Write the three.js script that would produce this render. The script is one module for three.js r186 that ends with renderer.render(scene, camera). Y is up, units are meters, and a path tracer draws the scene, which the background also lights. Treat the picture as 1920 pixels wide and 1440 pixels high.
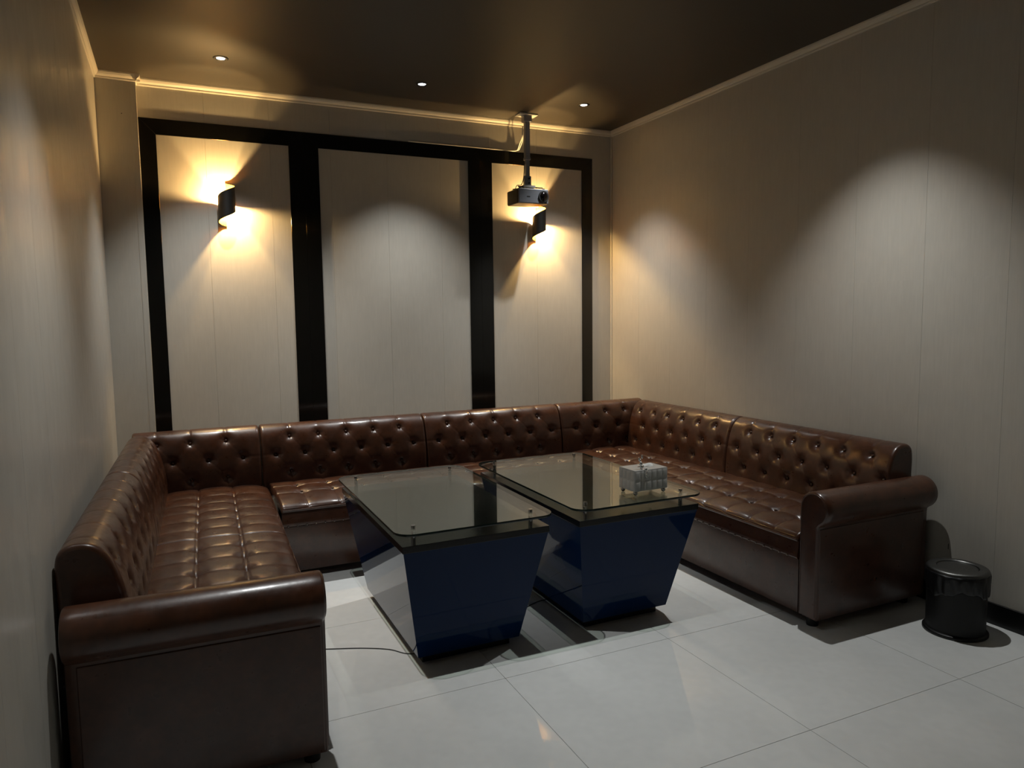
import * as THREE from 'three';
import { RoundedBoxGeometry } from 'three/addons/geometries/RoundedBoxGeometry.js';
import { RectAreaLightUniformsLib } from 'three/addons/lights/RectAreaLightUniformsLib.js';
import { mergeGeometries, toCreasedNormals } from 'three/addons/utils/BufferGeometryUtils.js';

// ---------------------------------------------------------------- camera, exposure, lights
const scene = new THREE.Scene();
scene.background = new THREE.Color(0x000000);
const renderer = new THREE.WebGLRenderer();
renderer.toneMapping = THREE.LinearToneMapping;
renderer.toneMappingExposure = 0.472;
renderer.shadowMap.enabled = true;
RectAreaLightUniformsLib.init();

const camera = new THREE.PerspectiveCamera(2 * Math.atan(720 / 1355.52) * 180 / Math.PI, 4 / 3, 0.05, 40);
{
  const yaw = 0.4356, pitch = -0.0934, roll = -0.0127;
  const fwd = new THREE.Vector3(Math.sin(yaw) * Math.cos(pitch), Math.sin(pitch), -Math.cos(yaw) * Math.cos(pitch));
  const right = new THREE.Vector3(Math.cos(yaw), 0, Math.sin(yaw));
  const up = new THREE.Vector3().crossVectors(right, fwd);
  camera.up.copy(right).multiplyScalar(-Math.sin(roll)).addScaledVector(up, Math.cos(roll));
  camera.position.set(-3.3657, 1.4441, 5.2164);
  camera.lookAt(camera.position.clone().add(fwd));
}
scene.add(camera);

const H = 2.952, WL = -3.7257, ZF = 6.6;           // ceiling height, left wall, wall behind the camera
const SPOT_POWER = 16.5, SPOT_COLOR = 0xf3f5f4;        // recessed ceiling lamps, candela
const SCONCE_POWER = 4.7, SCONCE_COLOR = 0xffd188;   // each of a sconce's two little bulbs, candela
const SPOT_X = [-3.04, -1.825, -0.61], SPOT_Z = [0.58, 2.66];

// ---------------------------------------------------------------- helpers
let seed = 7;
const rnd = () => { seed = (seed * 1664525 + 1013904223) >>> 0; return seed / 4294967296; };
const names = {};
function numbered(n) { names[n] = (names[n] ?? -1) + 1; return names[n] ? n + '_' + String(names[n]).padStart(3, '0') : n; }
function mesh(name, geo, mat, parent) {
  const m = new THREE.Mesh(geo, mat); m.name = parent === scene ? numbered(name) : name;
  m.castShadow = m.receiveShadow = true; parent.add(m); return m;
}
function tag(o, label, category, group) { o.userData.label = label; o.userData.category = category; if (group) o.userData.group = group; return o; }
function thing(name, label, category, pos = [0, 0, 0], turn = 0, group) {
  const g = new THREE.Group(); g.name = numbered(name); g.position.set(...pos); g.rotation.y = turn; scene.add(g); g.updateMatrixWorld(true);
  return tag(g, label, category, group);
}
function struct(o) { o.userData.kind = 'structure'; return o; }
function structGroup(name) { const g = new THREE.Group(); g.name = name; scene.add(g); return struct(g); }
const box = (x0, x1, y0, y1, z0, z1) => new THREE.BoxGeometry(x1 - x0, y1 - y0, z1 - z0).translate((x0 + x1) / 2, (y0 + y1) / 2, (z0 + z1) / 2);
const rbox = (x0, x1, y0, y1, z0, z1, r = 0.01, s = 3) => new RoundedBoxGeometry(x1 - x0, y1 - y0, z1 - z0, s, r).translate((x0 + x1) / 2, (y0 + y1) / 2, (z0 + z1) / 2);
const V = (x, y, z) => new THREE.Vector3(x, y, z);
const tube = (pts, r, seg = 40, rad = 8, closed = false) => new THREE.TubeGeometry(new THREE.CatmullRomCurve3(pts, closed, 'centripetal'), seg, r, rad, closed);
// uv in metres for flat-sided geometry: pick the two axes across the normal
function boxUV(geo) {
  const p = geo.attributes.position, n = geo.attributes.normal, uv = new Float32Array(p.count * 2);
  for (let i = 0; i < p.count; i++) {
    const ax = Math.abs(n.getX(i)), ay = Math.abs(n.getY(i)), az = Math.abs(n.getZ(i));
    uv[2 * i] = ax > ay && ax > az ? p.getZ(i) : p.getX(i);
    uv[2 * i + 1] = ay >= ax && ay >= az ? p.getZ(i) : p.getY(i);
  }
  geo.setAttribute('uv', new THREE.BufferAttribute(uv, 2)); return geo;
}
const sstep = (a, b, x) => { const t = Math.min(1, Math.max(0, (x - a) / (b - a))); return t * t * (3 - 2 * t); };

// tileable value noise
function noiseGrid(n) { const g = new Float32Array(n * n); for (let i = 0; i < g.length; i++) g[i] = rnd(); return g; }
function sampleGrid(g, n, x, y) {
  const xi = Math.floor(x), yi = Math.floor(y), fx = x - xi, fy = y - yi, sx = fx * fx * (3 - 2 * fx), sy = fy * fy * (3 - 2 * fy);
  const at = (a, b) => g[((b % n) + n) % n * n + ((a % n) + n) % n];
  return (at(xi, yi) * (1 - sx) + at(xi + 1, yi) * sx) * (1 - sy) + (at(xi, yi + 1) * (1 - sx) + at(xi + 1, yi + 1) * sx) * sy;
}
function texture(size, metres, fn, srgb) {
  const d = new Uint8Array(size * size * 4);
  for (let y = 0; y < size; y++) for (let x = 0; x < size; x++) {
    const c = fn(x / size, y / size), i = (y * size + x) * 4;
    d[i] = Math.max(0, Math.min(255, c[0] * 255)); d[i + 1] = Math.max(0, Math.min(255, c[1] * 255)); d[i + 2] = Math.max(0, Math.min(255, c[2] * 255)); d[i + 3] = 255;
  }
  const t = new THREE.DataTexture(d, size, size); t.wrapS = t.wrapT = THREE.RepeatWrapping; t.magFilter = THREE.LinearFilter; t.minFilter = THREE.LinearMipmapLinearFilter;
  t.generateMipmaps = true; t.repeat.set(1 / metres, 1 / metres); if (srgb) t.colorSpace = THREE.SRGBColorSpace; t.needsUpdate = true; return t;
}
const G = { 8: noiseGrid(8), 16: noiseGrid(16), 32: noiseGrid(32), 64: noiseGrid(64), 128: noiseGrid(128), 256: noiseGrid(256) };
const N = (n, u, v) => sampleGrid(G[n], n, u * n, v * n);
// n cells across, m cells down
const NA = (n, u, v, cu, cv) => sampleGrid(G[n], n, u * cu, v * cv);

const leatherColor = texture(512, 0.6, (u, v) => {
  const m = 0.5 * N(8, u, v) + 0.3 * N(32, u, v) + 0.2 * N(64, u + 0.004, v + 0.003), k = 0.76 + 0.48 * m;
  return [0.275 * k, 0.163 * k, 0.104 * k];
}, true);
const leatherBump = texture(1024, 0.53, (u, v) => { const m = 0.5 * N(128, u, v) + 0.5 * N(256, u + 0.0017, v + 0.0013); return [m, m, m]; });
const leatherRough = texture(512, 0.7, (u, v) => { const m = 0.6 * N(16, u, v) + 0.4 * N(64, u, v), r = 0.26 + 0.2 * m; return [r, r, r]; });
// woven wall covering: fine upright threads
const wallColor = texture(512, 0.8, (u, v) => {
  const m = 0.45 * NA(256, u, v, 256, 8) + 0.3 * NA(64, u, v, 64, 16) + 0.25 * N(16, u, v), k = 0.975 + 0.05 * m;
  return [0.762 * k, 0.742 * k, 0.7 * k];
}, true);
const wallBump = texture(512, 0.4, (u, v) => { const m = 0.6 * NA(256, u, v, 256, 16) + 0.4 * NA(256, u, v, 128, 128); return [m, m, m]; });
const wallRough = texture(256, 0.9, (u, v) => { const m = 0.5 * NA(32, u, v, 32, 8) + 0.5 * N(16, u, v), r = 0.27 + 0.16 * m; return [r, r, r]; });
const tileColor = texture(256, 1.6, (u, v) => { const m = 0.6 * N(8, u, v) + 0.4 * N(64, u, v), k = 0.97 + 0.05 * m; return [0.92 * k, 0.925 * k, 0.915 * k]; }, true);
const brushed = texture(256, 0.2, (u, v) => { const m = NA(256, u, v, 8, 256), r = 0.3 + 0.2 * m; return [r, r, r]; });

const std = (o) => new THREE.MeshStandardMaterial(o), phys = (o) => new THREE.MeshPhysicalMaterial(o);
const M = {
  wall: std({ map: wallColor, bumpMap: wallBump, bumpScale: 0.00012, roughnessMap: wallRough, roughness: 1 }),
  core: std({ color: 0x8f887c, roughness: 0.9 }),
  cornice: std({ color: new THREE.Color().setRGB(0.68, 0.63, 0.53), roughness: 0.4 }),
  ceiling: std({ color: new THREE.Color().setRGB(0.041, 0.034, 0.026), roughness: 0.5 }),
  tile: phys({ map: tileColor, roughness: 0.045, ior: 1.5 }),
  grout: std({ color: 0x4a4844, roughness: 0.9 }),
  lacquer: phys({ color: new THREE.Color().setRGB(0.005, 0.005, 0.0045), roughness: 0.12 }),
  skirting: std({ color: 0x0a0a0a, roughness: 0.35 }),
  leather: phys({ map: leatherColor, bumpMap: leatherBump, bumpScale: 0.00006, roughnessMap: leatherRough, roughness: 0.95, clearcoat: 0.25, clearcoatRoughness: 0.16 }),
  button: phys({ color: 0x3a2117, roughness: 0.18, clearcoat: 0.6, clearcoatRoughness: 0.08 }),
  stud: std({ color: 0x8c8178, roughness: 0.22, metalness: 1 }),
  blackPlastic: std({ color: 0x0b0b0c, roughness: 0.45 }),
  blue: phys({ color: new THREE.Color().setRGB(0.0035, 0.017, 0.062), roughness: 0.035, specularIntensity: 0.28 }),
  slab: phys({ color: new THREE.Color().setRGB(0.006, 0.006, 0.006), roughness: 0.16 }),
  glass: phys({ color: 0xf2f7f3, transmission: 1, thickness: 0, roughness: 0.0, ior: 1.52 }),
  glassEdge: phys({ color: new THREE.Color().setRGB(0.006, 0.014, 0.012), roughness: 0.1 }),
  silver: std({ color: 0xe4e4e2, metalness: 1, roughness: 0.3 }),
  chrome: std({ color: 0xc9c9c9, metalness: 1, roughness: 0.14 }),
  steel: std({ color: 0x6c6c6a, metalness: 1, roughnessMap: brushed, roughness: 1 }),
  whiteLeather: std({ color: 0xb4b2ad, roughness: 0.4 }),
  paper: std({ color: 0xe6e6e2, roughness: 0.9 }),
  can: std({ color: 0x0b0b0d, roughness: 0.55 }),
  bag: phys({ color: 0x08080b, roughness: 0.42 }),
  projGrey: std({ color: 0x63656a, roughness: 0.42, metalness: 0.25 }),
  projDark: std({ color: 0x151414, roughness: 0.5 }),
  pole: std({ color: 0x9b9da2, roughness: 0.38, metalness: 0.4 }),
  white: std({ color: 0xd9d6cc, roughness: 0.5 }),
  lens: phys({ color: 0x030304, roughness: 0.05 }),
  sconceOut: std({ color: 0x14110e, roughness: 0.45, side: THREE.DoubleSide }),
  sconceIn: std({ color: new THREE.Color().setRGB(0.75, 0.4, 0.055), roughness: 0.5, metalness: 0.15, side: THREE.DoubleSide }),
  wire: std({ color: 0x3c3a37, roughness: 0.6 }),
  bulb: std({ color: 0xffffff, emissive: 0xffc77a, emissiveIntensity: 22 }),
  led: std({ color: 0xffffff, emissive: 0xf2f6ff, emissiveIntensity: 14 }),
};

// ---------------------------------------------------------------- room shell
{
  const fl = structGroup('floor');
  mesh('grout_bed', box(WL - 0.15, 0.15, -0.12, -0.0012, -0.15, ZF + 0.15), M.grout, fl);
  const T = 0.8, x0 = -0.6328, z0 = 2.6833, g = 0.0009;
  for (let i = -4; i <= 0; i++) for (let j = -4; j <= 4; j++) {
    const a = Math.max(WL, x0 + i * T) + g, b = Math.min(0, x0 + (i + 1) * T) - g, c = Math.max(0, z0 + j * T) + g, d = Math.min(ZF, z0 + (j + 1) * T) - g;
    if (b - a < 0.02 || d - c < 0.02) continue;
    mesh('tile', boxUV(box(a, b, -0.009, 0, c, d)), M.tile, fl);
  }
}
struct(mesh('ceiling', boxUV(box(WL - 0.15, 0.15, H, H + 0.12, -0.15, ZF + 0.15)), M.ceiling, scene));
// walls: a core with upright boards 0.4 m wide in front of it
function boardWall(name, axis, at, from, to, first, y1 = H) {
  const g = structGroup(name), s = at.sign;
  const b = (a, c, t0, t1, y0, yy) => axis === 'x' ? box(a, c, y0, yy, Math.min(t0, t1), Math.max(t0, t1)) : box(Math.min(t0, t1), Math.max(t0, t1), y0, yy, a, c);
  mesh('wall_core', b(from - 0.0, to + 0.0, at.v - s * 0.012, at.v - s * 0.14, -0.01, y1), M.core, g);
  let a = from; const cuts = []; for (let c = first; c < to - 0.01; c += 0.403) if (c > from + 0.01) cuts.push(c); cuts.push(to);
  for (const c of cuts) { mesh('wall_board', boxUV(b(a + 0.0004, c - 0.0004, at.v, at.v - s * 0.0115, 0, y1)), M.wall, g); a = c; }
  return g;
}
boardWall('wall_back', 'x', { v: 0, sign: 1 }, WL, 0, -3.523);
const rightWall = boardWall('wall_right', 'z', { v: 0, sign: -1 }, -0.0, ZF, 0.396);
mesh('wall_nick', rbox(-0.0008, 0.0006, 0.287, 0.315, 2.9975, 3.0005, 0.0004, 1), M.skirting, rightWall);
boardWall('wall_left', 'z', { v: WL, sign: 1 }, -0.0, ZF, 0.25);
boardWall('wall_front', 'x', { v: ZF, sign: -1 }, WL, 0, -3.4);
{ // boxed-in pipe chase in the left back corner
  const g = structGroup('wall_pier');
  mesh('wall_board', boxUV(box(WL, -3.5045, 0, H, 0.0005, 0.0716)), M.wall, g);
  mesh('screw_hole', new THREE.CylinderGeometry(0.003, 0.003, 0.001, 10).rotateX(Math.PI / 2).translate(-3.588, 2.713, 0.0718), M.skirting, g);
  mesh('corner_strip', boxUV(rbox(-3.536, -3.503, 0, H - 0.03, 0.0716, 0.0736, 0.0008, 2)), M.wall, g);
  mesh('corner_strip', boxUV(rbox(-3.5045, -3.5025, 0, H - 0.03, 0.03, 0.0736, 0.0008, 2)), M.cornice, g);
}
// cornice
function corniceRun(name, a, b, outward) { // a,b: points on the wall line (x,z); outward: unit normal into the room
  const prof = new THREE.Shape([[0, 0], [0.026, 0], [0.0255, -0.008], [0.02, -0.02], [0.0125, -0.028], [0.0085, -0.03], [0.0085, -0.036], [0.006, -0.042], [0, -0.043]].map(([x, y]) => new THREE.Vector2(x, y)));
  const L = Math.hypot(b[0] - a[0], b[1] - a[1]), geo = new THREE.ExtrudeGeometry(prof, { depth: L, bevelEnabled: false, curveSegments: 2 });
  const dir = V((b[0] - a[0]) / L, 0, (b[1] - a[1]) / L), m = new THREE.Matrix4().makeBasis(V(outward[0], 0, outward[1]), V(0, 1, 0), dir).setPosition(a[0], H, a[1]);
  if (m.determinant() < 0) { geo.scale(1, 1, -1); geo.translate(0, 0, L); const m2 = new THREE.Matrix4().makeBasis(V(outward[0], 0, outward[1]), V(0, 1, 0), dir.clone().negate()).setPosition(b[0], H, b[1]); geo.scale(1, 1, -1); geo.translate(0, 0, L); geo.applyMatrix4(m2); }
  else geo.applyMatrix4(m);
  struct(mesh(name, geo, M.cornice, scene));
}
corniceRun('trim_1', [-3.503, 0], [0, 0], [0, 1]);
corniceRun('trim_2', [0, 0], [0, ZF], [-1, 0]);
corniceRun('trim_3', [WL, 0.0722], [WL, ZF], [1, 0]);
corniceRun('trim_4', [WL, 0.0722], [-3.477, 0.0722], [0, 1]);
corniceRun('trim_5', [-3.503, 0], [-3.503, 0.0982], [1, 0]);
struct(mesh('trim_6', rbox(-0.012, -0.0005, 0.1, H - 0.043, 0.0005, 0.012, 0.004, 2), M.cornice, scene)); // bead in the right back corner
// skirting
struct(mesh('baseboard_right', rbox(-0.012, -0.0005, 0, 0.1, 0.013, ZF - 0.013, 0.002, 2), M.skirting, scene));
struct(mesh('baseboard_left', rbox(WL + 0.0005, WL + 0.012, 0, 0.1, 0.074, ZF - 0.013, 0.002, 2), M.skirting, scene));
struct(mesh('baseboard_back', rbox(-3.5, -0.012, 0, 0.1, 0.0065, 0.0185, 0.002, 2), M.skirting, scene));
struct(mesh('baseboard_front', rbox(WL + 0.012, -0.012, 0, 0.1, ZF - 0.012, ZF - 0.0005, 0.002, 2), M.skirting, scene));

// black picture-frame mouldings on the back wall: mitred boards
function wallFrame(name, xa, xb, wa, wb) {
  const g = structGroup(name), yt = 2.717, yi = 2.618, yb = 0.1, d = 0.0065, z = 0.0003;
  const board = (pts) => {
    const geo = new THREE.ExtrudeGeometry(new THREE.Shape(pts.map(([x, y]) => new THREE.Vector2(x, y))), { depth: d - 0.0016, bevelEnabled: true, bevelThickness: 0.0008, bevelSize: 0.0008, bevelOffset: -0.0008, bevelSegments: 1 });
    mesh('frame_board', geo.translate(0, 0, z + 0.0008), M.lacquer, g);
  };
  const e = 0.0003;
  board([[xa + e, yt], [xa + wa + e, yi], [xb - wb - e, yi], [xb - e, yt]].reverse());
  board([[xa, yb], [xa + wa, yb], [xa + wa, yi - e], [xa, yt - e]]);
  board([[xb - wb, yb], [xb, yb], [xb, yt - e], [xb - wb, yi - e]]);
}
wallFrame('trim_7', -3.5025, -2.4965, 0.0965, 0.0999);
wallFrame('trim_8', -2.4963, -1.1868, 0.0998, 0.0977);
wallFrame('trim_9', -1.1866, -0.192, 0.0983, 0.098);

// ---------------------------------------------------------------- recessed ceiling lamps
function downlight(x, z, label) {
  const t = thing('ceiling_spotlight', label, 'ceiling light', [x, H, z], 0, 'recessed ceiling spotlights');
  const ring = new THREE.LatheGeometry([[0.026, -0.001], [0.028, -0.004], [0.036, -0.005], [0.042, -0.003], [0.043, 0]].map(([a, b]) => new THREE.Vector2(a, b)), 32);
  mesh('trim_ring', ring, M.blackPlastic, t);
  mesh('lens', new THREE.CylinderGeometry(0.024, 0.024, 0.002, 24).translate(0, -0.001, 0), M.led, t);
  const s = new THREE.SpotLight(SPOT_COLOR, SPOT_POWER, 0, 42.5 * Math.PI / 180, 0.58, 2);
  s.name = 'spot_beam'; s.position.set(0, -0.012, 0); s.target.position.set(0, -1, 0); s.castShadow = true; s.shadow.radius = 0.7; s.shadow.mapSize.set(1024, 1024);
  t.add(s, s.target); s.target.name = 'spot_aim';
}
downlight(SPOT_X[0], SPOT_Z[0], 'small recessed ceiling spotlight above the wall light beside the corner pier');
downlight(SPOT_X[1], SPOT_Z[0], 'small recessed ceiling spotlight in front of the wide middle wall panel');
downlight(SPOT_X[2], SPOT_Z[0], 'small recessed ceiling spotlight beside the projector mount');
downlight(SPOT_X[0], SPOT_Z[1], 'recessed ceiling spotlight over the sofa arm on the same side as the wall pier');
downlight(SPOT_X[2], SPOT_Z[1], 'recessed ceiling spotlight over the sofa arm beside the waste bin');

// ---------------------------------------------------------------- wall sconces: one turn of a wide helical ribbon
function sconce(x, y, label) {
  const t = thing('wall_sconce', label, 'wall light', [x, y, 0], 0, 'spiral wall sconces');
  const R = 0.054, zc = 0.062, n = 72, m = 8, th = 0.0022;
  // s: 0 at the wall below, then left, front, right, wall above
  const lo = (s) => -0.138 + 0.145 * Math.pow(s, 1.15) - 0.01 * Math.sin(Math.PI * s) + 0.02 * sstep(0.85, 1, s);
  const hi = (s) => 0.138 - 0.145 * Math.pow(1 - s, 1.15) + 0.01 * Math.sin(Math.PI * s) - 0.02 * sstep(0.15, 0, s);
  const pt = (s, k, r) => { const a = -Math.PI + 2 * Math.PI * s; const yy = lo(s) + (hi(s) - lo(s)) * k; return [r * Math.sin(a), yy, zc + r * Math.cos(a)]; };
  const sheet = (r, flip) => {
    const p = [], ix = [];
    for (let i = 0; i <= n; i++) for (let j = 0; j <= m; j++) p.push(...pt(i / n, j / m, r));
    for (let i = 0; i < n; i++) for (let j = 0; j < m; j++) { const a = i * (m + 1) + j, b = a + m + 1; flip ? ix.push(a, a + 1, b, b, a + 1, b + 1) : ix.push(a, b, a + 1, b, b + 1, a + 1); }
    const g = new THREE.BufferGeometry(); g.setAttribute('position', new THREE.Float32BufferAttribute(p, 3)); g.setIndex(ix); g.computeVertexNormals(); return g;
  };
  mesh('outer_shade', sheet(R, false), M.sconceOut, t);
  mesh('gold_lining', sheet(R - th, true), M.sconceIn, t);
  const rim = (k) => { const pts = []; for (let i = 0; i <= 40; i++) pts.push(V(...pt(i / 40, k, R - th / 2))); return new THREE.TubeGeometry(new THREE.CatmullRomCurve3(pts), 80, th * 0.62, 6); };
  mesh('rim', rim(0), M.sconceIn, t); mesh('rim', rim(1), M.sconceIn, t);
  mesh('wall_plate', rbox(-0.022, 0.022, -0.06, 0.06, 0.0005, 0.009, 0.003, 2), M.white, t);
  mesh('lamp_holder', new THREE.CylinderGeometry(0.008, 0.008, 0.046, 16).rotateX(Math.PI / 2).translate(0, 0, 0.03), M.white, t);
  mesh('bulb', new THREE.CapsuleGeometry(0.0085, 0.085, 6, 12).translate(0, 0, 0.062), M.bulb, t);
  for (const s of [1, -1]) {
    const l = new THREE.PointLight(SCONCE_COLOR, SCONCE_POWER, 0, 2); l.name = 'bulb_glow'; l.position.set(0, s * 0.036, 0.062); l.castShadow = true; l.shadow.radius = 0.35; t.add(l);
  }
}
sconce(-3.01, 2.2, 'lit black and gold spiral wall light in the panel beside the corner pier');
sconce(-0.713, 2.178, 'lit black and gold spiral wall light just below the projector');

// ---------------------------------------------------------------- tufted leather
// profile: list of [d, y] from one hem over the padding to the other; length runs along local x from ua to ub
function tufted(profile, ua, ub, tufts, creases, o = {}) {
  const { step = 0.0075, re = 0.016, dimple = 0.02, dr = 0.034, cd = 0.0035, cw = 0.0055, ww = 0.45, wr = 0.02, puff = 0 } = o;
  const curve = new THREE.CatmullRomCurve3(profile.map(([d, y]) => V(0, y, d)), false, 'centripetal');
  const fine = curve.getSpacedPoints(400), len = curve.getLength(), nv = Math.round(len / step), L = ub - ua;
  const nu = Math.max(8, Math.round(L / step));
  const us = []; const ends = [0, 0.0012, 0.003, 0.0055, 0.0085]; ends.forEach((e) => us.push(e));
  for (let i = 1; i < nu; i++) { const u = i * L / nu; if (u > 0.011 && u < L - 0.011) us.push(u); } ends.slice().reverse().forEach((e) => us.push(L - e));
  const cp = [], cn = [];
  for (let j = 0; j <= nv; j++) {
    const f = j / nv * 400, i0 = Math.min(399, Math.floor(f)), t = f - i0; const a = fine[i0], b = fine[i0 + 1];
    cp.push([a.z + (b.z - a.z) * t, a.y + (b.y - a.y) * t]);
  }
  for (let j = 0; j <= nv; j++) { const a = cp[Math.max(0, j - 1)], b = cp[Math.min(nv, j + 1)]; const dx = b[0] - a[0], dy = b[1] - a[1], l = Math.hypot(dx, dy) || 1; cn.push([dy / l, -dx / l]); }
  const sgn = o.outward ?? 1;
  // where each tuft sits along the profile: v from key
  const vOf = (key) => o.byDepth ? nearest((q) => Math.abs(q[0] - key) + (q[1] < o.byDepth ? 1 : 0)) : nearest((q, j) => Math.abs(q[1] - key) + (q[0] < 0.09 ? 1 : 0));
  function nearest(f) { let b = 0, bv = 1e9; cp.forEach((q, j) => { const w = f(q, j); if (w < bv) { bv = w; b = j; } }); return b / nv * len; }
  const T = tufts.map(([u, k]) => [u - ua, vOf(k)]);
  const C = creases.map(([u0, k0, u1, k1, w = 1]) => [u0 - ua, typeof k0 === 'object' ? k0.v * len : vOf(k0), u1 - ua, typeof k1 === 'object' ? k1.v * len : vOf(k1), w]);
  const P = [], UV = [], IX = [];
  for (let i = 0; i < us.length; i++) for (let j = 0; j <= nv; j++) {
    const u = us[i], v = j / nv * len; let h = 0;
    let near = 1;
    for (const [a, b] of T) {
      const du = u - a, dv = v - b, r2 = du * du + dv * dv; if (r2 > 0.03) continue;
      const r = Math.sqrt(r2), ang = Math.atan2(dv, du);
      h -= dimple * (0.7 * Math.exp(-r2 / (dr * dr)) + 0.45 * Math.exp(-r2 / (0.011 * 0.011)));
      h += 0.0011 * Math.cos(ang * 7 + a * 40) * Math.exp(-Math.pow((r - 0.02) / 0.012, 2)); // gathered folds
      near = Math.min(near, r);
    }
    for (const [a, b, c, d, w] of C) {
      const ex = c - a, ey = d - b, l2 = ex * ex + ey * ey; let t = ((u - a) * ex + (v - b) * ey) / l2; t = Math.min(1, Math.max(0, t));
      const du = u - a - t * ex, dv = v - b - t * ey, q = du * du + dv * dv; if (q > 0.012) continue;
      h -= w * cd * (Math.exp(-q / (cw * cw)) + ww * Math.exp(-q / (wr * wr)));
    }
    h += puff * Math.sin(Math.PI * Math.min(1, Math.max(0, u / L))) * Math.sin(Math.PI * j / nv);
    const e = Math.min(u, L - u); if (e < re) h -= re * (1 - Math.sqrt(Math.max(0, 1 - Math.pow(1 - e / re, 2))));
    const fade = sstep(0, 0.02, v) * sstep(0, 0.02, len - v);
    P.push(u + ua, cp[j][1] + sgn * cn[j][1] * h * fade, cp[j][0] + sgn * cn[j][0] * h * fade); UV.push(u + ua * 1.37 + (o.uvo || 0), v);
  }
  const w = nv + 1;
  for (let i = 0; i < us.length - 1; i++) for (let j = 0; j < nv; j++) { const a = i * w + j, b = a + w; sgn > 0 ? IX.push(a, b, a + 1, b, b + 1, a + 1) : IX.push(a, a + 1, b, b, a + 1, b + 1); }
  // end panels
  for (const side of [0, 1]) {
    const i = side ? us.length - 1 : 0, base = P.length / 3, ring = [];
    for (let j = 0; j <= nv; j++) { const q = (i * w + j) * 3; P.push(P[q], P[q + 1], P[q + 2]); UV.push(P[q + 2], P[q + 1]); ring.push(new THREE.Vector2(P[q + 2], P[q + 1])); }
    for (const [a, b, c] of THREE.ShapeUtils.triangulateShape(ring, [])) {
      const A = ring[a], B = ring[b], Cc = ring[c], area = (B.x - A.x) * (Cc.y - A.y) - (B.y - A.y) * (Cc.x - A.x); // in (z,y); normal along x is +: y cross z
      const pos = area < 0; // (z,y) clockwise gives +x
      (side ? pos : !pos) ? IX.push(base + a, base + b, base + c) : IX.push(base + a, base + c, base + b);
    }
  }
  const g = new THREE.BufferGeometry(); g.setAttribute('position', new THREE.Float32BufferAttribute(P, 3)); g.setAttribute('uv', new THREE.Float32BufferAttribute(UV, 2)); g.setIndex(IX); g.computeVertexNormals();
  // button positions
  const spots = T.map(([u, v]) => { const j = Math.round(v / len * nv); const hh = -dimple * 0.98; return { p: V(u + ua, cp[j][1] + sgn * cn[j][1] * hh, cp[j][0] + sgn * cn[j][0] * hh), n: V(0, sgn * cn[j][1], sgn * cn[j][0]) }; });
  return { g, spots };
}
const FRAME = {
  back: new THREE.Matrix4().makeTranslation(0, 0, 0.42),
  left: new THREE.Matrix4().makeRotationY(Math.PI / 2 - 0.035).setPosition(-3.6225, 0, 0),    // local x = -z
  right: new THREE.Matrix4().makeRotationY(-Math.PI / 2).setPosition(-0.045, 0, 0), // local x = z
};
const buttonGeo = new THREE.SphereGeometry(0.0088, 10, 6).scale(1, 1, 0.62);
const studGeo = new THREE.SphereGeometry(0.0052, 8, 5).scale(1, 1, 0.6);
function into(geo, frame, group) { return geo.applyMatrix4(new THREE.Matrix4().copy(group.matrixWorld).invert().multiply(frame)); }
function addButtons(part, spots, frame, group) {
  const m = new THREE.Matrix4().copy(group.matrixWorld).invert().multiply(frame), q = new THREE.Quaternion().setFromRotationMatrix(m);
  for (const s of spots) {
    const b = mesh('button', buttonGeo, M.button, part); b.position.copy(s.p).addScaledVector(s.n, 0.003).applyMatrix4(m);
    b.quaternion.setFromUnitVectors(V(0, 0, 1), s.n.clone().applyQuaternion(q));
  }
}
const BACK_PROFILE = [[0.2, 0.36], [0.2, 0.44], [0.198, 0.52], [0.186, 0.61], [0.166, 0.69], [0.142, 0.745], [0.108, 0.778], [0.07, 0.789], [0.034, 0.784], [0.01, 0.765], [0.0, 0.73], [0.0, 0.62], [0.0, 0.36]];
function backrest(group, frame, ua, ub, tops, mids, o = {}) {
  const rows = [[0.722, tops], [0.612, mids], [0.5, o.lows || tops]], tf = [], cr = [];
  for (const [y, us] of rows) for (const u of us) tf.push([u, y]);
  for (const u of tops) cr.push([u, 0.722, u, { v: 0.66 }, 0.9]);                       // pleat over the crest
  for (const u of tops) for (const w of mids) if (Math.abs(u - w) < 0.125) cr.push([u, 0.722, w, 0.612, 0.38]);
  for (const u of (o.lows || tops)) for (const w of mids) if (Math.abs(u - w) < 0.125) cr.push([u, 0.5, w, 0.612, 0.34]);
  for (const u of (o.lows || tops)) cr.push([u, 0.5, u, 0.42, 0.6]);
  const ms = mids.slice().sort((a, b) => a - b);
  cr.push([ua, 0.612, ms[0], 0.612, 0.6], [ub, 0.612, ms[ms.length - 1], 0.612, 0.6]);
  const { g, spots } = tufted(BACK_PROFILE, ua, ub, tf, cr, { dimple: 0.022, dr: 0.031, cd: 0.003, ww: 0.22, cw: 0.0045, outward: 1, uvo: ua * 3.1, ...o });
  const part = mesh('backrest', into(g, frame, group), M.leather, group);
  addButtons(part, spots, frame, group);
}
const SEAT_PROFILE = [[0.752, 0.388], [0.757, 0.4], [0.752, 0.412], [0.735, 0.425], [0.69, 0.439], [0.6, 0.448], [0.45, 0.452], [0.3, 0.45], [0.21, 0.443], [0.165, 0.428], [0.15, 0.4]];
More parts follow.
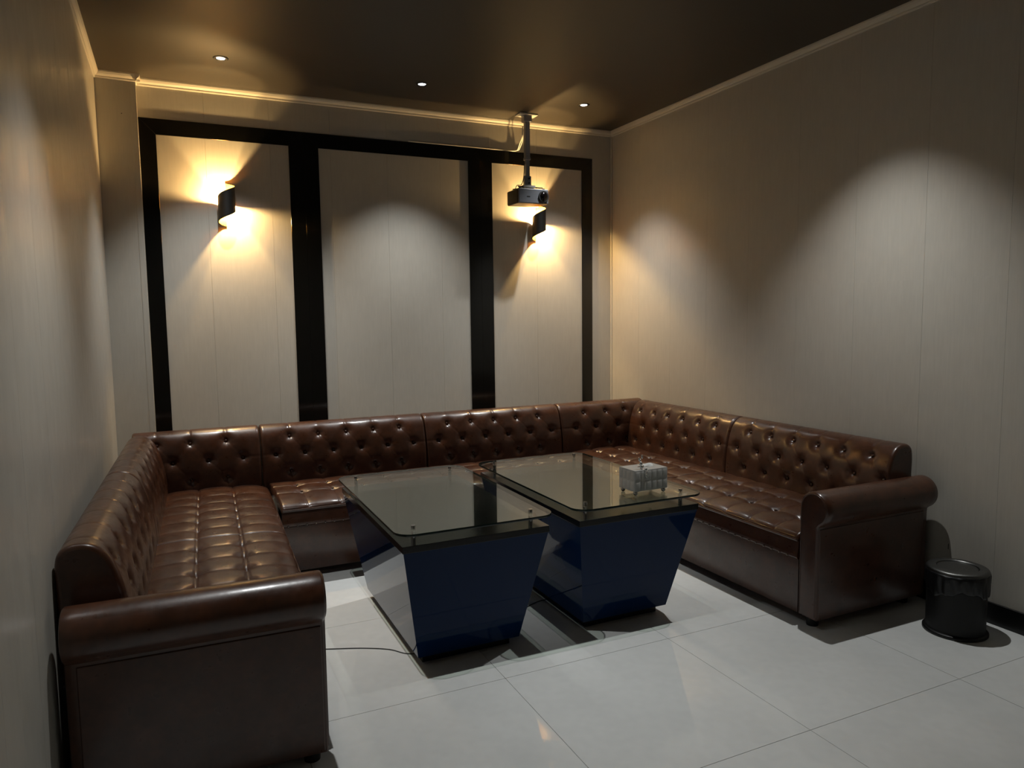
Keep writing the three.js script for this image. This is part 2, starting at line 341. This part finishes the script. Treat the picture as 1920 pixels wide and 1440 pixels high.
function seat(group, frame, ua, ub, us, d1 = 0.36, d2 = 0.555, o = {}) {
  const tf = [], cr = [];
  for (const u of us) { tf.push([u, d1], [u, d2]); cr.push([u, { v: 0.94 }, u, d1, 0.7], [u, d1, u, d2, 0.9], [u, d2, u, { v: 0.03 }, 0.7]); }
  cr.push([ua + 0.004, d1, ub - 0.004, d1, 1.25], [ua + 0.004, d2, ub - 0.004, d2, 1.25]);
  const { g, spots } = tufted(SEAT_PROFILE, ua, ub, tf, cr, { dimple: 0.011, dr: 0.03, cd: 0.005, ww: 0.95, wr: 0.032, cw: 0.005, byDepth: 0.42, re: 0.014, uvo: ua * 2.3, ...o });
  const part = mesh('seat_cushion', into(g, frame, group), M.leather, group);
  if (o.buttons) addButtons(part, spots, frame, group);
  const pip = tube([V(ua + 0.004, 0.398, 0.756), V((ua + ub) / 2, 0.398, 0.757), V(ub - 0.004, 0.398, 0.756)], 0.0038, 12, 8);
  mesh('piping', into(pip, frame, group), M.leather, part);
}
function skirt(group, frame, ua, ub, studs = true) {
  // padded upper band, rolled towards the row of studs
  const prof = new THREE.Shape(); prof.moveTo(0.6, 0.392); prof.lineTo(0.742, 0.392); prof.bezierCurveTo(0.746, 0.37, 0.747, 0.345, 0.752, 0.326); prof.bezierCurveTo(0.756, 0.312, 0.752, 0.303, 0.742, 0.3); prof.lineTo(0.6, 0.3); prof.closePath();
  const ext = (sh, a, b) => boxUV(new THREE.ExtrudeGeometry(sh, { depth: b - a, bevelEnabled: false, curveSegments: 6 }).rotateY(-Math.PI / 2).translate(b, 0, 0).applyMatrix4(new THREE.Matrix4().set(-1, 0, 0, a + b, 0, 1, 0, 0, 0, 0, 1, 0, 0, 0, 0, 1)));
  // the mirror above flips the winding; turn the triangles back
  const fix = (g) => { const p = g.index ? g.toNonIndexed() : g, a = p.attributes; for (const k of Object.keys(a)) { const n = a[k].itemSize, r = a[k].array; for (let i = 0; i < a[k].count; i += 3) for (let c = 0; c < n; c++) { const t = r[(i + 1) * n + c]; r[(i + 1) * n + c] = r[(i + 2) * n + c]; r[(i + 2) * n + c] = t; } } p.deleteAttribute('normal'); p.computeVertexNormals(); return toCreasedNormals(p, 0.8); };
  const band = mesh('front_band', into(fix(ext(prof, ua, ub)), frame, group), M.leather, group);
  const low = new THREE.Shape(); low.moveTo(0.7, 0.046); low.lineTo(0.738, 0.046); low.lineTo(0.742, 0.05); low.lineTo(0.742, 0.299); low.lineTo(0.7, 0.299); low.closePath();
  mesh('front_panel', into(fix(ext(low, ua, ub)), frame, group), M.leather, group);
  if (!studs) return;
  const m = new THREE.Matrix4().copy(group.matrixWorld).invert().multiply(frame), q = new THREE.Quaternion().setFromRotationMatrix(m);
  for (let u = ua + 0.03; u < ub - 0.01; u += 0.05) { const s = mesh('stud', studGeo, M.stud, band); s.position.set(u, 0.309, 0.7555).applyMatrix4(m); s.quaternion.copy(q); }
}
function carcass(group, frame, ua, ub, d0 = 0.02, d1 = 0.7) { mesh('base', into(boxUV(box(ua, ub, 0.046, 0.395, d0, d1)), frame, group), M.leather, group); }
function feet(group, frame, list) { for (const [u, d] of list) mesh('foot', into(new THREE.CylinderGeometry(0.03, 0.026, 0.046, 20).translate(u, 0.023, d), frame, group), M.blackPlastic, group); }
// rolled arm: section in (t outwards, y), extruded along the depth d
function arm(group, frame, uIn, dir, d0, d1) {
  const R = 0.079, ct = 0.0785, cy = 0.561, sec = [];
  sec.push([0, 0.046]); sec.push([0, cy]);
  for (let i = 1; i <= 30; i++) { const a = Math.PI - (Math.PI + 1.05) * i / 30; sec.push([ct + R * Math.cos(a), cy + R * Math.sin(a)]); }
  sec.push([0.106, 0.482]); sec.push([0.104, 0.465]); sec.push([0.104, 0.046]);
  const sh = new THREE.Shape(sec.map(([t, y]) => new THREE.Vector2(t, y)));
  const bev = 0.009, geo = new THREE.ExtrudeGeometry(sh, { depth: d1 - d0 - 2 * bev, bevelEnabled: true, bevelThickness: bev, bevelSize: bev, bevelOffset: -bev, bevelSegments: 4, steps: 24 });
  geo.translate(0, 0, d0 + bev);
  let g = geo; // local: x=t, y, z=d
  if (dir < 0) { g = geo.clone().applyMatrix4(new THREE.Matrix4().makeScale(-1, 1, 1)); const a = g.attributes; for (const k of Object.keys(a)) { const n = a[k].itemSize, r = a[k].array; for (let i = 0; i < a[k].count; i += 3) for (let c = 0; c < n; c++) { const t = r[(i + 1) * n + c]; r[(i + 1) * n + c] = r[(i + 2) * n + c]; r[(i + 2) * n + c] = t; } } g.computeVertexNormals(); }
  boxUV(g); g = toCreasedNormals(g, 0.7); g.translate(uIn, 0, 0);
  const part = mesh('armrest', into(g, frame, group), M.leather, group);
  // piping round the front panel and along the outer side
  const o = sec.slice(1, -1).map(([t, y]) => { const dx = t - ct, dy = y - cy, l = Math.hypot(dx, dy), k = y > 0.49 ? (l - 0.01) / l : 1; return V(uIn + dir * (y > 0.49 ? ct + dx * k : Math.min(t, 0.096)), y > 0.49 ? cy + dy * k : y, d1 - 0.0005); });
  const path = [V(uIn + dir * 0.009, 0.06, d1 - 0.0005), ...o, V(uIn + dir * 0.095, 0.06, d1 - 0.0005)];
  mesh('piping', into(tube(path, 0.0026, 160, 6), frame, group), M.leather, part);
  mesh('side_panel', into(boxUV(rbox(dir > 0 ? uIn + 0.098 : uIn - 0.108, dir > 0 ? uIn + 0.108 : uIn - 0.098, 0.05, 0.472, d0 + 0.03, d1 - 0.012, 0.004, 2)), frame, group), M.leather, part);
}

const sp = (a, n, s = 0.1715) => Array.from({ length: n }, (_, i) => a + i * s);
// left unit: runs along the left wall, round the corner, arm at its near end
{
  const s = thing('corner_sofa', 'brown tufted leather corner sofa with rolled arm, on the wall pier side', 'sofa', [-3.35, 0, 1.7], Math.PI / 2 - 0.035), F = FRAME.left;
  carcass(s, F, -2.81, -0.45); skirt(s, F, -2.81, -1.172);
  backrest(s, F, -2.785, -1.668, sp(-1.83, 6).map((u, i) => -1.848 - 0.1715 * i).filter((u) => u > -2.72), sp(0, 6).map((_, i) => -1.762 - 0.1715 * i));
  backrest(s, F, -1.664, -0.6, [-0.695, -0.867, -1.03, -1.196, -1.366, -1.535], [-0.775, -0.94, -1.105, -1.27, -1.44, -1.6]);
  backrest(s, FRAME.back, -3.62, -2.92, [-3.49, -3.312, -3.113], [-3.41, -3.216, -3.021]);
  seat(s, F, -2.808, -1.662, sp(-2.66, 6)); seat(s, F, -1.658, -0.6, sp(-1.49, 5), 0.36, 0.555);
  arm(s, F, -2.812, -1, 0.03, 0.748);
  feet(s, F, [[-2.86, 0.7], [-2.86, 0.09], [-1.25, 0.7]]);
}
// two armless middle units
{
  const s = thing('armless_sofa', 'armless brown tufted leather sofa unit behind the bare glass table', 'sofa', [-2.39, 0, 0.8], 0), F = FRAME.back;
  carcass(s, F, -2.88, -1.862); skirt(s, F, -2.88, -1.862);
  backrest(s, F, -2.915, -1.862, sp(-2.742, 5, 0.177), sp(-2.831, 6, 0.177));
  seat(s, F, -2.882, -1.862, sp(-2.737, 5, 0.178), 0.34, 0.525, { buttons: true });
  feet(s, F, [[-2.85, 0.68], [-1.93, 0.68]]);
}
{
  const s = thing('armless_sofa', 'armless brown tufted leather sofa unit behind the table with tissue box', 'sofa', [-1.34, 0, 0.8], 0), F = FRAME.back;
  carcass(s, F, -1.858, -0.822); skirt(s, F, -1.858, -0.822);
  backrest(s, F, -1.858, -0.822, sp(-1.695, 5, 0.174), sp(-1.77, 6, 0.174));
  seat(s, F, -1.858, -0.82, sp(-1.69, 5, 0.174), 0.3, 0.47, { buttons: true });
  feet(s, F, [[-1.79, 0.68], [-0.9, 0.68]]);
}
// right unit
{
  const s = thing('corner_sofa', 'brown tufted leather corner sofa unit with rolled arm beside the waste bin', 'sofa', [-0.42, 0, 1.7], -Math.PI / 2), F = FRAME.right;
  carcass(s, F, 0.45, 2.81); skirt(s, F, 1.172, 2.81);
  backrest(s, F, 0.6, 1.684, [0.695, 0.867, 1.03, 1.196, 1.366, 1.535], [0.775, 0.94, 1.105, 1.27, 1.44, 1.605]);
  backrest(s, F, 1.688, 2.83, sp(1.848, 6), sp(1.767, 7).filter((u) => u < 2.8));
  backrest(s, FRAME.back, -0.818, -0.05, [-0.609, -0.417, -0.25], [-0.692, -0.519, -0.323]);
  seat(s, F, 0.585, 1.658, sp(0.71, 5, 0.187), 0.33, 0.53, { buttons: true, dimple: 0.017 }); seat(s, F, 1.662, 2.81, sp(1.803, 6), 0.355, 0.565, { buttons: true, dimple: 0.017 });
  arm(s, F, 2.818, 1, 0.008, 0.75);
  feet(s, F, [[2.86, 0.7], [2.86, 0.09], [1.3, 0.7]]);
}

// ---------------------------------------------------------------- low tables
function table(cx, zb, zf, label, key) {
  const yS = 0.561, thS = 0.028, yG = 0.615, thG = 0.01, hw = 0.321, hb = 0.231, y0 = 0.042;
  const t = thing('coffee_table', label, 'table', [cx, 0, (zb + zf) / 2], 0), D = (zf - zb) / 2;
  const db = D - 0.125;
  // tapering lacquered body: four panels with real thickness merged as one tapering carcass
  const frus = (wx0, wz0, wx1, wz1, ya, yb) => {
    const P = [], IX = [], quad = (a, b, c, d) => { const i = P.length / 3; P.push(...a, ...b, ...c, ...d); IX.push(i, i + 1, i + 2, i, i + 2, i + 3); };
    const lo = [[-wx0, ya, wz0], [wx0, ya, wz0], [wx0, ya, -wz0], [-wx0, ya, -wz0]], up = [[-wx1, yb, wz1], [wx1, yb, wz1], [wx1, yb, -wz1], [-wx1, yb, -wz1]];
    for (let k = 0; k < 4; k++) { const n = (k + 1) % 4; quad(lo[k], lo[n], up[n], up[k]); }
    quad(up[0], up[1], up[2], up[3]); quad(lo[3], lo[2], lo[1], lo[0]);
    const g = new THREE.BufferGeometry(); g.setAttribute('position', new THREE.Float32BufferAttribute(P, 3)); g.setIndex(IX); g.computeVertexNormals(); return boxUV(g);
  };
  mesh('body', frus(hb, db, hw - 0.004, D - 0.004, y0, yS - thS), M.blue, t);
  mesh('plinth', box(-hb + 0.03, hb - 0.03, 0, y0, -db + 0.04, db - 0.04), M.blackPlastic, t);
  mesh('black_top', rbox(-hw, hw, yS - thS, yS, -D, D, 0.0015, 2), M.slab, t);
  // glass with rounded corners: two clear faces and a dark polished edge
  const gx = 0.344, gz = D + 0.028, r = 0.075, sh = new THREE.Shape();
  sh.moveTo(-gx + r, -gz); sh.lineTo(gx - r, -gz); sh.absarc(gx - r, -gz + r, r, -Math.PI / 2, 0); sh.lineTo(gx, gz - r); sh.absarc(gx - r, gz - r, r, 0, Math.PI / 2); sh.lineTo(-gx + r, gz); sh.absarc(-gx + r, gz - r, r, Math.PI / 2, Math.PI); sh.lineTo(-gx, -gz + r); sh.absarc(-gx + r, -gz + r, r, Math.PI, Math.PI * 1.5);
  const top = new THREE.ShapeGeometry(sh, 16).rotateX(-Math.PI / 2).translate(0, yG, 0), bot = new THREE.ShapeGeometry(sh, 16).rotateX(Math.PI / 2).translate(0, yG - thG, 0);
  const pane = mesh('glass_top', mergeGeometries([top, bot]), M.glass, t);
  const pts = sh.getPoints(16), P = [], IX = [], n = pts.length; // polished rim, slightly rounded
  const lev = [[-0.0012, 0], [0, -0.0015], [0, -thG + 0.0015], [-0.0012, -thG]];
  for (let i = 0; i < n; i++) { const a = pts[(i + n - 1) % n], b = pts[(i + 1) % n], nx = b.y - a.y, nz = -(b.x - a.x), l = Math.hypot(nx, nz) || 1; for (const [o, y] of lev) P.push(pts[i].x + o * nx / l, yG + y, -(pts[i].y + o * nz / l)); }
  for (let i = 0; i < n; i++) for (let k = 0; k < 3; k++) { const a = i * 4 + k, b = ((i + 1) % n) * 4 + k; IX.push(a, a + 1, b, b, a + 1, b + 1); }
  const eg = new THREE.BufferGeometry(); eg.setAttribute('position', new THREE.Float32BufferAttribute(P, 3)); eg.setIndex(IX); eg.computeVertexNormals();
  mesh('glass_edge', eg, M.glassEdge, pane);
  for (const sx of [-1, 1]) for (const sz of [-1, 1]) {
    const x = sx * (gx - 0.085), z = sz * (gz - 0.085);
    const post = mesh('standoff', new THREE.CylinderGeometry(0.0095, 0.0095, yG - thG - yS, 20).translate(x, (yG - thG + yS) / 2, z), M.chrome, t);
    mesh('cap', new THREE.CylinderGeometry(0.0085, 0.0095, 0.011, 20).translate(x, yG + 0.0055, z), M.chrome, post);
  }
  return t;
}
table(-2.288, 1.46, 2.57, 'tapered navy blue table with nothing on its glass top');
table(-1.502, 1.46, 2.575, 'tapered navy blue glass-topped table that carries the white tissue box');

// ---------------------------------------------------------------- tissue box
{
  const y = 0.615, t = thing('tissue_box', 'white quilted leather tissue box on silver ball feet on glass table', 'tissue box', [-1.4, y, 2.442], 0.03);
  const w = 0.094, d = 0.062, h = 0.094, y0 = 0.02;
  // quilted sides: a grid surface with pillowed squares
  const side = (len, nx, ny, m) => {
    const a = nx * 8, b = ny * 8, g = new THREE.PlaneGeometry(len, h, a, b), p = g.attributes.position;
    for (let i = 0; i < p.count; i++) { const u = (p.getX(i) / len + 0.5) * nx, v = (p.getY(i) / h + 0.5) * ny; const k = Math.pow(Math.abs(Math.sin(Math.PI * u)) * Math.abs(Math.sin(Math.PI * v)), 0.4); p.setZ(i, 0.0038 * k); }
    g.computeVertexNormals(); return g.applyMatrix4(m);
  };
  const mm = (ry, x, z) => new THREE.Matrix4().makeRotationY(ry).setPosition(x, y0 + h / 2, z);
  mesh('body', rbox(-w, w, y0, y0 + h, -d, d, 0.004, 3), M.whiteLeather, t);
  for (const [len, nx, ry, x, z] of [[2 * w, 6, 0, 0, d], [2 * w, 6, Math.PI, 0, -d], [2 * d, 4, -Math.PI / 2, -w, 0], [2 * d, 4, Math.PI / 2, w, 0]]) mesh('quilted_panel', side(len - 0.004, nx, 2, mm(ry, x, z)), M.whiteLeather, t);
  const lid = mesh('lid', rbox(-w + 0.001, w - 0.001, y0 + h - 0.002, y0 + h + 0.004, -d + 0.001, d - 0.001, 0.0025, 2), M.whiteLeather, t);
  const slot = new THREE.CylinderGeometry(0.012, 0.012, 0.0014, 24).scale(3.4, 1, 0.8).translate(0.012, y0 + h + 0.0042, -0.006);
  mesh('slot', slot, M.blackPlastic, lid);
  const tp = new THREE.PlaneGeometry(0.055, 0.022, 12, 4), q = tp.attributes.position; for (let i = 0; i < q.count; i++) q.setZ(i, 0.003 * Math.sin(q.getX(i) * 140) + 0.002 * Math.cos(q.getY(i) * 200));
  tp.computeVertexNormals(); mesh('tissue', tp.rotateX(-1.0).translate(0.03, y0 + h + 0.009, -0.004), M.paper, t);
  for (const sx of [-1, 1]) for (const sz of [-1, 1]) mesh('foot', new THREE.SphereGeometry(0.0105, 16, 12).translate(sx * (w - 0.014), 0.0105, sz * (d - 0.014)), M.chrome, t);
  // silver figure ornament standing at the front of the lid
  const fig = [];
  const blob = (x, yy, z, r, sy = 1) => fig.push(new THREE.SphereGeometry(r, 10, 8).scale(1, sy, 1).translate(x, yy, z));
  const bx = -0.04, bz = 0.042, by = y0 + h + 0.006;
  blob(bx, by + 0.006, bz, 0.007, 1.2); blob(bx - 0.004, by + 0.018, bz, 0.006, 1.4); blob(bx - 0.008, by + 0.031, bz, 0.0045, 1.2); blob(bx + 0.001, by + 0.043, bz, 0.0035, 2.2); blob(bx - 0.012, by + 0.036, bz, 0.003, 2); blob(bx + 0.006, by - 0.002, bz + 0.018, 0.006, 1.4); blob(bx + 0.003, by - 0.014, bz + 0.023, 0.0048, 1.3); blob(bx + 0.009, by - 0.018, bz + 0.023, 0.004, 1.2);
  fig.push(tube([V(bx + 0.006, by - 0.004, bz + 0.024), V(bx + 0.014, by - 0.012, bz + 0.0245), V(bx + 0.013, by - 0.024, bz + 0.0245), V(bx + 0.004, by - 0.026, bz + 0.0245), V(bx + 0.001, by - 0.016, bz + 0.0245)], 0.0016, 30, 6, true));
  mesh('silver_ornament', mergeGeometries(fig.map((g) => g.index ? g.toNonIndexed() : g)).translate(-bx, -by, -bz).scale(1.3, 1.3, 1.15).translate(bx, by, bz), M.silver, t);
}

// ---------------------------------------------------------------- waste bin
{
  const t = thing('waste_bin', 'small round black waste bin with bag and steel ring lid by the wall', 'waste bin', [-0.222, 0, 3.192]);
  const lathe = (pts, s = 48) => new THREE.LatheGeometry(pts.map(([a, b]) => new THREE.Vector2(a, b)), s);
  mesh('base_ring', lathe([[0.001, 0], [0.128, 0], [0.131, 0.003], [0.131, 0.011], [0.127, 0.015], [0.118, 0.017]]), M.blackPlastic, t);
  mesh('body', lathe([[0.118, 0.01], [0.1185, 0.02], [0.119, 0.272], [0.116, 0.274], [0.11, 0.265]]), M.can, t);
  const bagG = lathe([[0.117, 0.2], [0.1215, 0.196], [0.1245, 0.205], [0.1265, 0.222], [0.128, 0.25], [0.129, 0.272], [0.126, 0.284], [0.116, 0.284]], 120), p = bagG.attributes.position;
  for (let i = 0; i < p.count; i++) {
    const a = Math.atan2(p.getZ(i), p.getX(i)), y = p.getY(i), low = sstep(0.262, 0.2, y), f = 1 + 0.011 * Math.sin(a * 17 + 40 * y) + 0.012 * Math.sin(a * 31 - 60 * y) * low + 0.07 * Math.exp(-Math.pow((Math.atan2(Math.sin(a - 2.75), Math.cos(a - 2.75))) / 0.45, 2)) * (0.4 + 0.6 * Math.abs(Math.sin(y * 130 + a * 9)));
    p.setX(i, p.getX(i) * f); p.setZ(i, p.getZ(i) * f); p.setY(i, y + low * 0.014 * Math.sin(a * 3 + 1) + low * 0.005 * Math.sin(a * 11));
  }
  bagG.computeVertexNormals(); mesh('bin_bag', bagG, M.bag, t);
  const lid = mesh('lid', lathe([[0.083, 0.296], [0.086, 0.3], [0.09, 0.3005], [0.112, 0.299], [0.121, 0.296], [0.1255, 0.29], [0.125, 0.281], [0.12, 0.262]], 64), M.steel, t);
  mesh('swing_flap', lathe([[0.0005, 0.295], [0.07, 0.2945], [0.08, 0.2955], [0.082, 0.293], [0.08, 0.288]], 64), M.steel, lid);
}

// ---------------------------------------------------------------- projector on its ceiling mount
{
  const m = thing('projector_mount', 'grey metal ceiling pole mount that holds the projector', 'projector mount', [-0.882, 0, 0.2]);
  mesh('ceiling_plate', rbox(-0.075, 0.075, H - 0.012, H - 0.001, -0.045, 0.045, 0.003, 2), M.white, m);
  mesh('ceiling_cup', rbox(-0.034, 0.034, H - 0.06, H - 0.01, -0.03, 0.03, 0.01, 3), M.pole, m);
  mesh('pole', rbox(-0.019, 0.019, 2.62, H - 0.05, -0.019, 0.019, 0.005, 2), M.pole, m);
  mesh('pole', rbox(-0.0155, 0.0155, 2.47, 2.64, -0.0155, 0.0155, 0.004, 2), M.pole, m);
  mesh('clamp_collar', rbox(-0.0215, 0.0215, 2.615, 2.635, -0.0215, 0.0215, 0.004, 2), M.pole, m);
  const kn = mesh('tilt_knuckle', rbox(-0.028, 0.028, 2.425, 2.5, -0.016, 0.016, 0.006, 2), M.pole, m);
  for (const dy of [2.445, 2.478]) mesh('bolt', new THREE.CylinderGeometry(0.006, 0.006, 0.012, 10).rotateX(Math.PI / 2).translate(0.006, dy, 0.019), M.projDark, kn);
  mesh('bracket_plate', rbox(-0.05, 0.05, 2.406, 2.426, -0.04, 0.04, 0.004, 2), M.white, m);
  for (const [a, b] of [[-0.11, 0.07], [0.1, 0.06], [-0.09, -0.07], [0.1, -0.07]]) mesh('bracket_arm', tube([V(a * 0.3, 2.413, b * 0.3), V(a * 0.7, 2.409, b * 0.7), V(a, 2.4055, b)], 0.0045, 10, 6), M.projDark, m);

  const t = thing('projector', 'grey box projector with round black lens hung below its ceiling mount', 'projector', [-0.88, 2.278, 0.2]);
  mesh('body', rbox(-0.128, 0.128, 0.004, 0.112, -0.1, 0.09, 0.012, 4), M.projDark, t);
  mesh('front_panel', rbox(-0.124, 0.126, 0.003, 0.113, 0.082, 0.1, 0.008, 4), M.projGrey, t);
  const lens = mesh('lens_barrel', new THREE.CylinderGeometry(0.041, 0.043, 0.02, 40).rotateX(Math.PI / 2).translate(0.083, 0.058, 0.099), M.projDark, t);
  mesh('lens_glass', new THREE.SphereGeometry(0.05, 32, 8, 0, Math.PI * 2, 0, 0.72).rotateX(Math.PI / 2).translate(0.083, 0.058, 0.0715), M.lens, lens);
  mesh('badge', rbox(-0.055, -0.028, 0.05, 0.058, 0.0995, 0.1015, 0.0008, 2), M.projDark, t);
  mesh('status_light', new THREE.SphereGeometry(0.0022, 8, 6).translate(0.086, 0.012, 0.1), M.white, t);
  for (const [x, z] of [[-0.1, 0.07], [0.1, 0.07], [0, -0.07]]) mesh('foot', new THREE.CylinderGeometry(0.009, 0.011, 0.01, 14).translate(x, 0.117, z), M.projDark, t);
}
{ // cables
  tag(mesh('cable', tube([V(-1.75, 2.7225, 0.004), V(-1.4, 2.723, 0.005), V(-1.1, 2.7225, 0.005), V(-0.915, 2.7225, 0.006), V(-0.882, 2.726, 0.02), V(-0.893, 2.76, 0.1), V(-0.9055, 2.8, 0.172), V(-0.9055, 2.87, 0.178)], 0.0042, 90, 6), M.white, scene), 'white cable along the top of the black wall frame to the pole', 'cable', 'white projector cables');
  tag(mesh('cable', tube([V(-0.9, 2.7305, 0.006), V(-0.865, 2.731, 0.012), V(-0.868, 2.75, 0.06), V(-0.895, 2.792, 0.16), V(-0.898, 2.85, 0.1745)], 0.0034, 60, 6), M.white, scene), 'short white cable looping from the wall frame up to the pole', 'cable', 'white projector cables');
  tag(mesh('cable', tube([V(-0.985, 2.394, 0.2), V(-0.968, 2.425, 0.2), V(-0.935, 2.43, 0.2), V(-0.916, 2.47, 0.2), V(-0.908, 2.52, 0.2), V(-0.9045, 2.6, 0.2)], 0.003, 50, 6), M.projDark, scene), 'thin black cable curling from the projector top onto the pole', 'cable');
  tag(mesh('floor_wire', tube([V(-2.99, 0.0025, 2.03), V(-2.84, 0.0025, 2.1), V(-2.68, 0.0025, 2.17), V(-2.58, 0.0025, 2.235), V(-2.53, 0.0025, 2.3), V(-2.46, 0.0025, 2.335)], 0.0022, 60, 6), M.wire, scene), 'thin dark wire on the tiles between a sofa arm and the bare table', 'wire');
  tag(mesh('floor_wire', tube([V(-2.12, 0.0025, 2.16), V(-1.95, 0.0025, 2.12), V(-1.83, 0.0025, 2.078), V(-1.76, 0.0025, 2.05), V(-1.66, 0.0025, 2.04)], 0.0022, 50, 6), M.wire, scene), 'thin dark wire on the tiles running between the two tables', 'wire');
}

renderer.render(scene, camera);
